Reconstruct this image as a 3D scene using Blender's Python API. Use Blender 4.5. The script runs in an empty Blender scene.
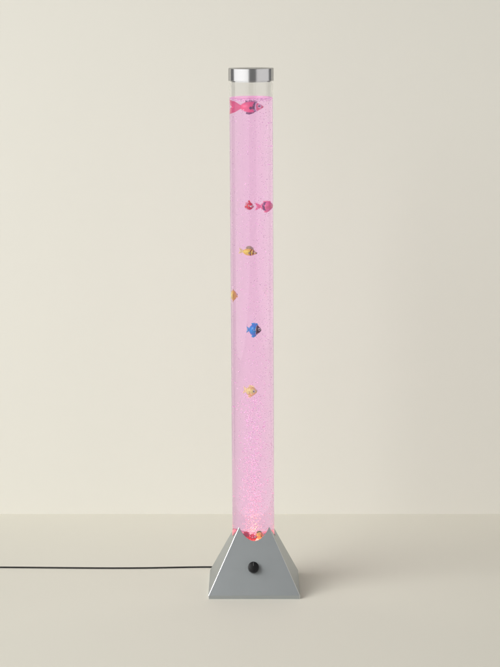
import bpy, bmesh, math, random
from mathutils import Vector, Matrix, noise

# ---------------------------------------------------------------- camera, world, lamps, exposure
S = bpy.context.scene
COL = S.collection
cd = bpy.data.cameras.new('camera'); cam = bpy.data.objects.new('camera', cd); COL.objects.link(cam)
cd.sensor_fit = 'HORIZONTAL'; cd.sensor_width = 36.0; cd.lens = 36.0 * 2014.1 / 500.0
cd.clip_start = 0.05; cd.clip_end = 100
cam.location = (0.0, -4.547, 1.3546)
cam.rotation_euler = (math.radians(90 - 9.451), 0, 0)
S.camera = cam

W = bpy.data.worlds.new('World'); S.world = W; W.use_nodes = True
bg = W.node_tree.nodes['Background']
bg.inputs[0].default_value = (1.0, 0.99, 0.97, 1); bg.inputs[1].default_value = 0.17

def area(name, loc, target, sx, sy, power, col=(1, 1, 1)):
    l = bpy.data.lights.new(name, 'AREA'); l.shape = 'RECTANGLE'; l.size = sx; l.size_y = sy
    l.energy = power; l.color = col
    o = bpy.data.objects.new(name, l); COL.objects.link(o); o.location = loc
    d = Vector(target) - Vector(loc)
    o.rotation_euler = d.to_track_quat('-Z', 'Y').to_euler()
    return o
def panel(name, p0, p1, z0, z1, radiance, col):
    """a tall diffusion panel standing between two floor points, facing the lamp"""
    w = math.hypot(p1[0] - p0[0], p1[1] - p0[1]); h = z1 - z0
    m = ((p0[0] + p1[0]) / 2, (p0[1] + p1[1]) / 2, (z0 + z1) / 2)
    nx, ny = -(p1[1] - p0[1]) / w, (p1[0] - p0[0]) / w
    if nx * -m[0] + ny * -m[1] < 0: nx, ny = -nx, -ny
    return area(name, m, (m[0] + nx, m[1] + ny, m[2]), w, h, radiance * math.pi * w * h, col)
panel('softbox_left', (-1.05, -5.0), (-3.0, 0.35), 0.05, 2.3, 0.98, (1.0, 0.99, 0.965))
panel('softbox_right', (2.3, -4.5), (3.3, 0.75), 0.05, 3.3, 0.56, (1.0, 0.97, 0.95))
key = area('softbox_high', (-4.0, -2.9, 3.4), (0.80, 0.35, -0.25), 4.8, 3.6, 67, (1.0, 1.0, 0.985))
key.data.spread = math.radians(76)

S.view_settings.view_transform = 'Standard'; S.view_settings.look = 'None'
S.view_settings.exposure = 0; S.view_settings.gamma = 1
S.render.resolution_x = 768; S.render.resolution_y = 1024
S.render.engine = 'CYCLES'
c = S.cycles
c.max_bounces = 20; c.transmission_bounces = 20; c.glossy_bounces = 10; c.diffuse_bounces = 5
c.caustics_refractive = True; c.caustics_reflective = True; c.blur_glossy = 0.3

R = random.Random(7)
PI = math.pi

# ---------------------------------------------------------------- helpers
def tag(o, label=None, cat=None, group=None, kind=None):
    if label: o['label'] = label
    if cat: o['category'] = cat
    if group: o['group'] = group
    if kind: o['kind'] = kind
    return o

def link(name, bm, mats, parent=None, smooth=True):
    me = bpy.data.meshes.new(name); bm.to_mesh(me); bm.free()
    o = bpy.data.objects.new(name, me); COL.objects.link(o)
    for m in (mats if isinstance(mats, (list, tuple)) else [mats]): me.materials.append(m)
    if smooth:
        for p in me.polygons: p.use_smooth = True
    if parent: o.parent = parent
    return o

def sharp(o, deg=35):
    me = o.data
    bm = bmesh.new(); bm.from_mesh(me)
    for e in bm.edges:
        if len(e.link_faces) == 2 and e.calc_face_angle(0) > math.radians(deg): e.smooth = False
    bm.to_mesh(me); bm.free()

def mat(name, col=(.8, .8, .8), rough=.5, metal=0.0, trans=0.0, ior=1.45, emit=None, es=0.0, coat=0.0, spec=.5):
    m = bpy.data.materials.new(name); m.use_nodes = True
    b = m.node_tree.nodes['Principled BSDF']
    b.inputs['Base Color'].default_value = (*col, 1); b.inputs['Roughness'].default_value = rough
    b.inputs['Metallic'].default_value = metal; b.inputs['Transmission Weight'].default_value = trans
    b.inputs['IOR'].default_value = ior; b.inputs['Coat Weight'].default_value = coat
    b.inputs['Specular IOR Level'].default_value = spec
    if emit:
        b.inputs['Emission Color'].default_value = (*emit, 1); b.inputs['Emission Strength'].default_value = es
    return m

def nd(m, typ, **kw):
    n = m.node_tree.nodes.new(typ)
    for k, v in kw.items(): setattr(n, k, v)
    return n

def noise_rough(m, scale, lo, hi, bump=0.0, stretch=(1, 1, 1), detail=4, bscale=None):
    nt = m.node_tree; b = nt.nodes['Principled BSDF']
    tc = nd(m, 'ShaderNodeTexCoord'); mp = nd(m, 'ShaderNodeMapping'); mp.inputs['Scale'].default_value = stretch
    nt.links.new(tc.outputs['Object'], mp.inputs[0])
    n = nd(m, 'ShaderNodeTexNoise'); n.inputs['Scale'].default_value = scale; n.inputs['Detail'].default_value = detail
    nt.links.new(mp.outputs[0], n.inputs['Vector'])
    mr = nd(m, 'ShaderNodeMapRange'); mr.inputs['To Min'].default_value = lo; mr.inputs['To Max'].default_value = hi
    nt.links.new(n.outputs[0], mr.inputs[0]); nt.links.new(mr.outputs[0], b.inputs['Roughness'])
    if bump:
        n2 = n
        if bscale:
            n2 = nd(m, 'ShaderNodeTexNoise'); n2.inputs['Scale'].default_value = bscale; n2.inputs['Detail'].default_value = 3
            nt.links.new(mp.outputs[0], n2.inputs['Vector'])
        bp = nd(m, 'ShaderNodeBump'); bp.inputs['Strength'].default_value = bump; bp.inputs['Distance'].default_value = 0.001
        nt.links.new(n2.outputs[0], bp.inputs['Height']); nt.links.new(bp.outputs[0], b.inputs['Normal'])
    return m

def revolve(bm, prof, n=96, mi=0, close=False):
    """prof: list of (r, z); makes a surface of revolution, outward normals for rising z"""
    rings = []
    for r, z in prof:
        if r < 1e-7: rings.append([bm.verts.new((0, 0, z))])
        else: rings.append([bm.verts.new((r * math.cos(2 * PI * i / n), r * math.sin(2 * PI * i / n), z)) for i in range(n)])
    for a, b in zip(rings, rings[1:]):
        for i in range(n):
            j = (i + 1) % n
            if len(a) == 1 and len(b) == 1: continue
            if len(a) == 1: f = bm.faces.new((a[0], b[j], b[i]))
            elif len(b) == 1: f = bm.faces.new((a[i], a[j], b[0]))
            else: f = bm.faces.new((a[i], a[j], b[j], b[i]))
            f.material_index = mi
    return rings

# ---------------------------------------------------------------- materials
WALLC = (0.795, 0.779, 0.715)
m_wall = noise_rough(mat('wall_paint', WALLC, .85, spec=.2), 3, .8, .9, .05, bscale=220)
m_floor = noise_rough(mat('floor_paint', (0.765, 0.740, 0.655), .75, spec=.25), 3, .6, .75, .05, bscale=260)
m_base = noise_rough(mat('silver_paint', (.435, .462, .475), .4, metal=.88), 40, .385, .425, .16, bscale=1400)
m_edge = mat('polished_edge', (.88, .88, .88), .34, metal=1.0)
m_cap = noise_rough(mat('brushed_aluminium', (.76, .76, .775), .2, metal=1.0), 300, .13, .22, .05, stretch=(1, 1, 14))
m_cap.node_tree.nodes['Principled BSDF'].inputs['Specular Tint'].default_value = (.5, .5, .5, 1)
m_black = noise_rough(mat('black_plastic', (.007, .007, .008), .45, spec=.35), 80, .38, .5)
m_cord = mat('black_cord', (.012, .012, .012), .5)
m_acrylic = mat('clear_acrylic', (.955, .955, .955), 0.0, trans=1.0, ior=1.49)
m_inner = mat('acrylic_to_water', (1, 1, 1), 0.0, trans=1.0, ior=1.333 / 1.49)
m_surf = mat('water_surface', (1, 1, 1), 0.0, trans=1.0, ior=1.333)
def add_volume(m):
    nt = m.node_tree
    out = nt.nodes['Material Output']
    ab = nt.nodes.new('ShaderNodeVolumeAbsorption'); ab.inputs['Color'].default_value = (0.61, 0.0, 0.42, 1); ab.inputs['Density'].default_value = 6.4
    em = nt.nodes.new('ShaderNodeEmission'); em.inputs[0].default_value = (3.1, 1.8, 3.2, 1); em.inputs[1].default_value = 1.0  # even glow put into the water in place of scattered LED light
    ad = nt.nodes.new('ShaderNodeAddShader')
    nt.links.new(ab.outputs[0], ad.inputs[0]); nt.links.new(em.outputs[0], ad.inputs[1]); nt.links.new(ad.outputs[0], out.inputs['Volume'])
add_volume(m_inner); add_volume(m_surf)
m_led = mat('lit_led_ring', (.9, .4, .4), .4, emit=(1.0, .26, .12), es=3.0)
m_deck = mat('lamp_floor', (.85, .45, .45), .5)
m_bub = mat('air_bubble', (1, 1, 1), 0.0, trans=0.68, ior=1 / 1.333)

# ---------------------------------------------------------------- the setting
WY = 0.664; WW = 0.95
bm = bmesh.new()
vs = [bm.verts.new(p) for p in ((-WW, WY, -0.02), (WW, WY, -0.02), (WW, WY, 3.2), (-WW, WY, 3.2))]
bm.faces.new(vs)
tag(link('wall', bm, m_wall, smooth=False), kind='structure')
bm = bmesh.new()
vs = [bm.verts.new(p) for p in ((-6, -7, 0), (6, -7, 0), (6, WY + .01, 0), (-6, WY + .01, 0))]
bm.faces.new(vs)
tag(link('floor', bm, m_floor, smooth=False), kind='structure')

# ---------------------------------------------------------------- the lamp
BX = 0.0096                      # where the lamp stands
RT = 0.0488; RI = 0.0461         # acrylic tube
A = 0.1049; Z0 = 0.008; SL = 0.486
ZW = 1.1355                      # water level
ZD = 0.112                       # deck inside the tube
TILT = math.radians(-0.30)
lamp = bpy.data.objects.new('bubble_lamp', None); COL.objects.link(lamp); lamp.location = (BX, 0, 0)
tag(lamp, 'tall clear bubble tube floor lamp with pink water on a silver pyramid base', 'floor lamp')

TR = Matrix.Translation((-0.0012, 0, 0)) @ Matrix.Rotation(TILT, 4, 'Y')   # the tube leans a touch to the left
def tilt(o): o.matrix_local = TR; return o

# base: four sloped panels cut by the tube
def hz(z): return A - SL * (z - Z0)
def zh(h): return Z0 + (A - h) / SL
bm = bmesh.new()
N = 24; T = 10
RC = RT + 0.0006
xm = RC / math.sqrt(2)
for k in range(4):
    rot = Matrix.Rotation(k * PI / 2, 4, 'Z')
    grid = []
    for i in range(N + 1):
        s = -1 + 2 * i / N
        xt = s * xm; zt = zh(math.sqrt(RC * RC - xt * xt)); yt = -hz(zt)
        colv = [bm.verts.new(rot @ Vector((s * A, -A, 0)))]
        for j in range(T + 1):
            t = j / T
            colv.append(bm.verts.new(rot @ Vector((s * A + (xt - s * A) * t, -A + (yt + A) * t, Z0 + (zt - Z0) * t))))
        grid.append(colv)
    for i in range(N):
        for j in range(T + 1):
            bm.faces.new((grid[i][j], grid[i + 1][j], grid[i + 1][j + 1], grid[i][j + 1]))
bmesh.ops.remove_doubles(bm, verts=bm.verts, dist=1e-5)
corner = [e for e in bm.edges if len(e.link_faces) == 2 and e.calc_face_angle(0) > math.radians(50)]
r = bmesh.ops.bevel(bm, geom=corner, offset=0.0009, segments=2, profile=.5, affect='EDGES', material=1)
base = link('base', bm, [m_base, m_edge], lamp, smooth=False)
so = base.modifiers.new('thickness', 'SOLIDIFY'); so.thickness = 0.0012; so.offset = -1
# underside plate
bm = bmesh.new()
bmesh.ops.create_cube(bm, size=1, matrix=Matrix.Translation((0, 0, .0035)) @ Matrix.Diagonal((2 * A - .006, 2 * A - .006, .005, 1)))
link('bottom_plate', bm, m_black, lamp, smooth=False)

# control knob on the front panel
ang = math.atan2(1, SL)          # slope from horizontal
kz = 0.0655
knob = bpy.data.objects.new('knob', None)
bm = bmesh.new()
nk = 60
prof = [(.0, -.001), (.0118, -.001), (.0118, .0018), (.0128, .0030), (.0126, .0125), (.0118, .0145), (.0100, .0154), (0, .0158)]
rings = revolve(bm, prof, nk)
for ri in (3, 4):
    for i, v in enumerate(rings[ri]):
        if i % 3 == 0: v.co.x *= .955; v.co.y *= .955
knob = link('knob', bm, m_black, lamp); sharp(knob, 40)
nrm = Vector((0, -math.sin(ang), math.cos(ang)))
nrm = Vector((0, -1, SL)).normalized()
knob.matrix_local = Matrix.Translation(Vector((-.0018, -hz(kz), kz))) @ nrm.to_track_quat('Z', 'Y').to_matrix().to_4x4()
bm = bmesh.new()
bmesh.ops.create_cube(bm, size=1, matrix=Matrix.Translation((0, .006, .0160)) @ Matrix.Diagonal((.0012, .0075, .0008, 1)))
link('pointer', bm, mat('grey_mark', (.10, .10, .10), .5), knob, smooth=False)

# power cord: leaves the back of the base and lies on the floor to the left
bm = bmesh.new()
cr = .0019
pts = [(0.0, .085, .012), (-.012, .104, .010), (-.035, .125, .005), (-.065, .146, .0024), (-.1, .1515, .0020), (-.16, .1500, .0020), (-.25, .1440, .0020), (-.34, .1420, .0020),
       (-.45, .1445, .0020), (-.6, .1490, .0020), (-.8, .152, .0020), (-1.2, .14, .0020), (-2.2, .06, .0020)]
def catmull(P, n=10):
    out = []
    for i in range(len(P) - 1):
        p0 = Vector(P[max(i - 1, 0)]); p1 = Vector(P[i]); p2 = Vector(P[i + 1]); p3 = Vector(P[min(i + 2, len(P) - 1)])
        for k in range(n):
            t = k / n
            out.append(.5 * ((2 * p1) + (p2 - p0) * t + (2 * p0 - 5 * p1 + 4 * p2 - p3) * t * t + (3 * p1 - p0 - 3 * p2 + p3) * t ** 3))
    out.append(Vector(P[-1])); return out
def sweep(bm, P, rad, n=12):
    prev = None
    for i, p in enumerate(P):
        d = (P[min(i + 1, len(P) - 1)] - P[max(i - 1, 0)]).normalized()
        u = d.cross(Vector((0, 0, 1))).normalized(); w = u.cross(d)
        ring = [bm.verts.new(p + rad * (math.cos(a) * u + math.sin(a) * w)) for a in (2 * PI * k / n for k in range(n))]
        if prev:
            for k in range(n): bm.faces.new((prev[k], prev[(k + 1) % n], ring[(k + 1) % n], ring[k]))
        prev = ring
sweep(bm, catmull(pts), cr)
bmesh.ops.recalc_face_normals(bm, faces=bm.faces)
link('power_cord', bm, m_cord, lamp)

# acrylic tube: outer wall, and inner wall only where there is air inside
ZT = 1.176
bm = bmesh.new()
revolve(bm, [(RI, ZD - .002), (RT, ZD - .002), (RT, ZT), (RI, ZT), (RI, ZW + .0)], 160)
tilt(link('tube', bm, m_acrylic, lamp)); sharp(bpy.data.objects['tube'])
# coloured water: its side meets the acrylic, its top meets air
bm = bmesh.new()
revolve(bm, [(0, ZD - .002), (RI, ZD - .002), (RI, ZW)], 160, 0)
revolve(bm, [(RI, ZW), (RI - .0012, ZW - .0006), (RI - .003, ZW - .0010), (0, ZW - .0011)], 160, 1)
bmesh.ops.remove_doubles(bm, verts=bm.verts, dist=1e-6)
water = tilt(link('water', bm, [m_inner, m_surf], lamp)); sharp(water)
# floor of the tube with the lit ring
bm = bmesh.new()
revolve(bm, [(0, ZD - .012), (RT - .002, ZD - .012), (RT - .002, ZD - .0025), (0, ZD - .0025)], 64)
deck = tilt(link('tube_floor', bm, m_deck, lamp)); sharp(deck)
bm = bmesh.new()
revolve(bm, [(.004, ZD - .0005), (.041, ZD - .0005), (.0405, ZD + .0020), (.0045, ZD + .0020), (.004, ZD - .0005)], 64)
led = tilt(link('led_ring', bm, m_led, lamp)); sharp(led)

# the lamp's own spotlight, in the tube floor, shining up the column
sl = bpy.data.lights.new('led_spot', 'SPOT'); sl.energy = 3.4; sl.color = (1.0, .66, .04); sl.spot_size = math.radians(34); sl.spot_blend = .8; sl.shadow_soft_size = .008
so_ = bpy.data.objects.new('led_spot', sl); COL.objects.link(so_); so_.parent = lamp; so_.location = (-.002, 0, ZD + .004); so_.rotation_euler = (PI, 0, 0)

# cap
bm = bmesh.new()
rc = .0506
revolve(bm, [(RI - .006, 1.170), (RI - .0006, 1.170), (RI - .0006, 1.1764), (RT + .0002, 1.1764), (RT + .0002, 1.1722), (rc - .0004, 1.1722), (rc, 1.1727), (rc, 1.1992), (rc - .0006, 1.1999),
             (rc - .0014, 1.2002), (0, 1.2004)], 160)
bmesh.ops.recalc_face_normals(bm, faces=bm.faces)
cap = tilt(link('cap', bm, m_cap, lamp)); sharp(cap, 30)

# ---------------------------------------------------------------- toy fish
def ramp_mat(name, stops, axis='X', rough=.35, belly=None):
    """plastic with painted bands across the length (0 = tail, 1 = snout)"""
    m = mat(name, (1, 1, 1), rough, coat=.3)
    nt = m.node_tree; b = nt.nodes['Principled BSDF']
    tc = nd(m, 'ShaderNodeTexCoord'); sp = nd(m, 'ShaderNodeSeparateXYZ'); nt.links.new(tc.outputs['Generated'], sp.inputs[0])
    nz = nd(m, 'ShaderNodeTexNoise'); nz.inputs['Scale'].default_value = 5; nt.links.new(tc.outputs['Generated'], nz.inputs['Vector'])
    z2 = nd(m, 'ShaderNodeMath', operation='SUBTRACT'); nt.links.new(sp.outputs[2], z2.inputs[0]); z2.inputs[1].default_value = .5
    z3 = nd(m, 'ShaderNodeMath', operation='MULTIPLY'); nt.links.new(z2.outputs[0], z3.inputs[0]); nt.links.new(z2.outputs[0], z3.inputs[1])
    a = nd(m, 'ShaderNodeMath', operation='MULTIPLY_ADD'); nt.links.new(z3.outputs[0], a.inputs[0]); a.inputs[1].default_value = -.35; nt.links.new(sp.outputs[0], a.inputs[2])
    a2 = nd(m, 'ShaderNodeMath', operation='MULTIPLY_ADD'); nt.links.new(nz.outputs[0], a2.inputs[0]); a2.inputs[1].default_value = .10; nt.links.new(a.outputs[0], a2.inputs[2])
    cr_ = nd(m, 'ShaderNodeValToRGB'); cr_.color_ramp.interpolation = 'CONSTANT'
    el = cr_.color_ramp.elements
    el[0].position = stops[0][0]; el[0].color = (*stops[0][1], 1)
    el[1].position = stops[1][0]; el[1].color = (*stops[1][1], 1)
    for p, cc in stops[2:]:
        e = el.new(p); e.color = (*cc, 1)
    nt.links.new(a2.outputs[0], cr_.inputs[0]); nt.links.new(cr_.outputs[0], b.inputs['Base Color'])
    return m

m_eyew = mat('eye_white', (.9, .9, .88), .3); m_eyeb = mat('eye_pupil', (.01, .01, .01), .2)

def fin(name, outline, thick, material, parent):
    bm = bmesh.new()
    cen = [sum(p[0] for p in outline) / len(outline), sum(p[1] for p in outline) / len(outline)]
    L = [bm.verts.new((x, -thick * .25, z)) for x, z in outline]; Rr = [bm.verts.new((x, thick * .25, z)) for x, z in outline]
    cl = bm.verts.new((cen[0], -thick, cen[1])); cr2 = bm.verts.new((cen[0], thick, cen[1]))
    n = len(outline)
    for i in range(n):
        j = (i + 1) % n
        bm.faces.new((L[i], L[j], cl)); bm.faces.new((Rr[j], Rr[i], cr2)); bm.faces.new((L[j], L[i], Rr[i], Rr[j]))
    bmesh.ops.recalc_face_normals(bm, faces=bm.faces)
    return link(name, bm, material, parent, smooth=False)

def fish(label, loc, yaw, length, height, thick, bodym, finm, tailm=None, pitch=0.0, roll=0.0, snout=.25, group='little plastic fish in the pink water', eye=.10, belly=True, dorsal=1.0, tail=1.0):
    """snout towards +x before yaw; origin at the middle of the fish"""
    e = bpy.data.objects.new('toy_fish', None); COL.objects.link(e)
    tag(e, label, 'toy fish', group)
    e.location = loc; e.rotation_euler = (roll, pitch, yaw)
    L, H, Tk = length * .74, height * .70, thick
    x0 = -L / 2 + length * .13
    bm = bmesh.new(); n = 20; prev = None; M = 18
    def prof(t):
        # 0 tail root .. 1 snout
        h = math.sin(PI * min(1, (t * .93 + .07)) ** .85) ** .75 if t < 1 else 0
        h = max(h, 0) * (1 - snout * max(0, (t - .7) / .3))
        return max(h, .20 * (1 - t) if t < .3 else 0)
    rings = []
    for i in range(M + 1):
        t = i / M; h = prof(t)
        if t == 1: rings.append([bm.verts.new((x0 + L, 0, 0))]); continue
        w = h ** .8
        rings.append([bm.verts.new((x0 + L * t, Tk / 2 * w * math.cos(2 * PI * k / n), H / 2 * h * math.sin(2 * PI * k / n))) for k in range(n)])
    c0 = bm.verts.new((x0 - L * .01, 0, 0))
    for k in range(n): bm.faces.new((c0, rings[0][k], rings[0][(k + 1) % n]))
    for a, b in zip(rings, rings[1:]):
        for k in range(n):
            j = (k + 1) % n
            if len(b) == 1: bm.faces.new((a[k], a[j], b[0]))
            else: bm.faces.new((a[k], a[j], b[j], b[k]))
    bmesh.ops.recalc_face_normals(bm, faces=bm.faces)
    link('body', bm, bodym, e)
    xt = x0
    tl = length * .26 * tail
    fin('tail_fin', [(xt + L * .04, -.09 * H), (xt + L * .04, .09 * H), (xt - tl * .5, .30 * H * tail), (xt - tl, .42 * H * tail), (xt - tl * .85, .12 * H), (xt - tl * .7, 0), (xt - tl * .85, -.12 * H), (xt - tl, -.42 * H * tail), (xt - tl * .5, -.30 * H * tail)],
        Tk * .10, tailm or finm, e)
    fin('dorsal_fin', [(x0 + L * .22, H * .36), (x0 + L * .12, H * .56), (x0 + L * .22, H * (.5 + .18 * dorsal)), (x0 + L * .42, H * (.5 + .22 * dorsal)), (x0 + L * .62, H * (.5 + .12 * dorsal)), (x0 + L * .72, H * .42), (x0 + L * .5, H * .34)], Tk * .10, finm, e)
    if belly: fin('belly_fin', [(x0 + L * .25, -H * .36), (x0 + L * .20, -H * .62), (x0 + L * .36, -H * .68), (x0 + L * .55, -H * .55), (x0 + L * .62, -H * .42), (x0 + L * .45, -H * .34)], Tk * .10, finm, e)
    for s in (-1, 1):
        f = fin('side_fin', [(0, -.06 * H), (0, .06 * H), (-L * .18, .14 * H), (-L * .24, 0), (-L * .18, -.14 * H)], Tk * .07, finm, e)
        f.location = (x0 + L * .55, s * Tk * .47, -.08 * H); f.rotation_euler = (0, 0, -s * .5)
        er = height * eye
        t = .80; h = prof(t)
        bm = bmesh.new(); bmesh.ops.create_uvsphere(bm, u_segments=14, v_segments=8, radius=er)
        ey = link('eye', bm, m_eyew, e); ey.location = (x0 + L * t, s * (Tk / 2 * h ** .8 * .90), H * .08); ey.scale = (1, .55, 1)
        bm = bmesh.new(); bmesh.ops.create_uvsphere(bm, u_segments=12, v_segments=8, radius=er * .58)
        pu = link('pupil', bm, m_eyeb, ey); pu.location = (er * .1, s * er * .62, 0)
    return e

RED = (.80, .03, .05); PINK = (.90, .22, .33); PURP = (.16, .03, .12); WHT = (.88, .85, .85); YEL = (1, .80, .10); ORG = (.90, .40, .10)
BLUE = (.0, .34, .88); DARK = (.02, .008, .012); BRN = (.28, .10, .03); PYEL = (1, .88, .34)
mf = lambda n, c_: mat(n, c_, .4)
pk = mf('pink_fin', (1, .24, .36)); rd = mf('red_fin', (.75, .04, .06)); bl = mf('blue_fin', (.0, .42, .90)); yl = mf('yellow_fin', (.96, .74, .20)); gy = mf('grey_fin', (.45, .38, .25))
dk = mf('dark_fin', (.10, .015, .05)); py = mf('pale_fin', (.97, .86, .42)); lb = mf('light_blue_fin', (.12, .52, .88)); gr = mf('green_fin', (.25, .40, .08))

def axis(z): return BX - .0012 + z * math.sin(TILT)
def P(dx, y, z): return (axis(z) + dx, y, z)

fish('red fish with black fins floating just under the water surface', P(-.004, .014, 1.1135), .0, .047, .036, .024,
     ramp_mat('red_black_body', [(0, (1, .10, .20)), (.56, DARK), (.66, WHT), (.73, (.95, .14, .2)), (.93, RED)]), dk, mf('bright_pink_fin', (1, .15, .26)), tail=1.6, dorsal=.5)
fish('small red and white fish turned nearly face on, beside the pink fish', P(-.0056, -.026, .8935), -1.15, .025, .026, .016,
     ramp_mat('red_white_body', [(0, WHT), (.22, RED), (.48, WHT), (.56, RED), (.95, WHT)]), rd, belly=False, eye=.08)
fish('pink fish with a dark purple band, pressed to the right wall of the tube', P(.0245, .0, .8905), .05, .037, .030, .018,
     ramp_mat('pink_purple_body', [(0, (1, .25, .38)), (.18, PURP), (.34, (1, .22, .38)), (.95, PINK)]), pk, pk, dorsal=.4, eye=.04)
fish('yellow fish with brown patches and a dark snout, below the red fish', P(-.0080, -.027, .7895), 0, .039, .023, .015,
     ramp_mat('yellow_brown_body', [(0, YEL), (.45, YEL), (.5, BRN), (.58, YEL), (.70, BRN), (.8, YEL), (.95, DARK)]), gy, py, pitch=.15, belly=False, dorsal=1.8, eye=.09)
fish('orange yellow fish half out of sight at the left edge of the tube', P(-.0345, .0, .6865), 1.1, .034, .033, .014,
     ramp_mat('orange_yellow_body', [(0, YEL), (.35, (.98, .64, .10)), (.6, YEL), (.9, ORG)]), yl, dorsal=.5)
fish('bright blue fish with a black face and small tail', P(.0022, -.026, .6115), 0, .033, .038, .019,
     ramp_mat('blue_black_body', [(0, BLUE), (.56, WHT), (.60, DARK)]), bl, lb, tail=.7, dorsal=.5, eye=.085, snout=.1, pitch=.05)
fish('pale yellow fish with a black spot on top, lowest of the swimming fish', P(-.0050, -.026, .4700), -.5, .032, .033, .018,
     ramp_mat('pale_yellow_body', [(0, PYEL), (.50, (.97, .68, .16)), (.58, PYEL)]), py, dorsal=.5, tail=.9, eye=.10, pitch=.12)
grp = 'little fish lying at the bottom of the tube'
fish('dark red fish lying at the left on the bottom of the tube', P(-.016, -.018, .1270), .2, .026, .022, .012,
     ramp_mat('dark_red_body', [(0, (.5, .02, .04)), (.7, RED)]), rd, group=grp, pitch=.1)
fish('bright red fish lying in the middle on the bottom of the tube', P(-.002, -.028, .1240), -.5, .024, .020, .012,
     ramp_mat('bright_red_body', [(0, RED), (.5, PINK), (.6, RED)]), rd, group=grp, pitch=-.3)
fish('orange fish with a green fin lying at the right on the bottom of the tube', P(.011, -.018, .1275), .5, .026, .024, .012,
     ramp_mat('orange_body', [(0, YEL), (.5, ORG), (.8, YEL)]), gr, yl, group=grp, pitch=-.2)

# ---------------------------------------------------------------- rising bubbles
bm = bmesh.new()
tmp = bmesh.new(); bmesh.ops.create_icosphere(tmp, subdivisions=2, radius=1)
sv = [v.co.copy() for v in tmp.verts]; sf = [[v.index for v in f.verts] for f in tmp.faces]; tmp.free()
cells = set()
def bubble(x, y, z, r):
    if math.hypot(x, y) + r > RI - .0004 or z + r > ZW - .0015 or z - r < ZD + .003: return
    key = (round(x / .0022), round(y / .0022), round(z / .0022))
    if key in cells: return
    cells.add(key)
    vs = [bm.verts.new((x + r * c_.x, y + r * c_.y, z + r * c_.z)) for c_ in sv]
    for f in sf: bm.faces.new([vs[i] for i in f])
for i in range(1250):            # plume over the air stone
    h = R.random() ** 1.35
    z = ZD + .004 + h * .34
    sg = .0075 + .0035 * h
    bubble(R.gauss(0, sg), R.gauss(0, sg), z, R.uniform(.0005, .0012) if R.random() < .75 else R.uniform(.0012, .0018))
for i in range(800):            # whole column
    z = R.uniform(ZD, ZW); a = R.uniform(0, 2 * PI); rr = RI * math.sqrt(R.random())
    bubble(rr * math.cos(a), rr * math.sin(a), z, R.uniform(.0005, .0012))
for i in range(1400):            # clinging to the wall, more on the right
    z = R.uniform(ZD, ZW - .002); a = R.gauss(-.75, .55); rad = R.uniform(.0004, .0010) if R.random() < .9 else R.uniform(.0010, .0014); rr = RI - rad - .0006
    bubble(rr * math.cos(a), rr * math.sin(a), z, rad)
for i in range(700):             # froth under the surface
    a = R.uniform(0, 2 * PI); rr = RI * math.sqrt(R.random()); bubble(rr * math.cos(a), rr * math.sin(a), ZW - .0018 - .007 * R.random() ** 2, R.uniform(.0004, .0010))
b = link('bubbles', bm, m_bub)
b.matrix_world = Matrix.Translation((BX, 0, 0)) @ TR
tag(b, 'fine air bubbles rising through the pink water of the lamp', 'bubbles', kind='stuff')
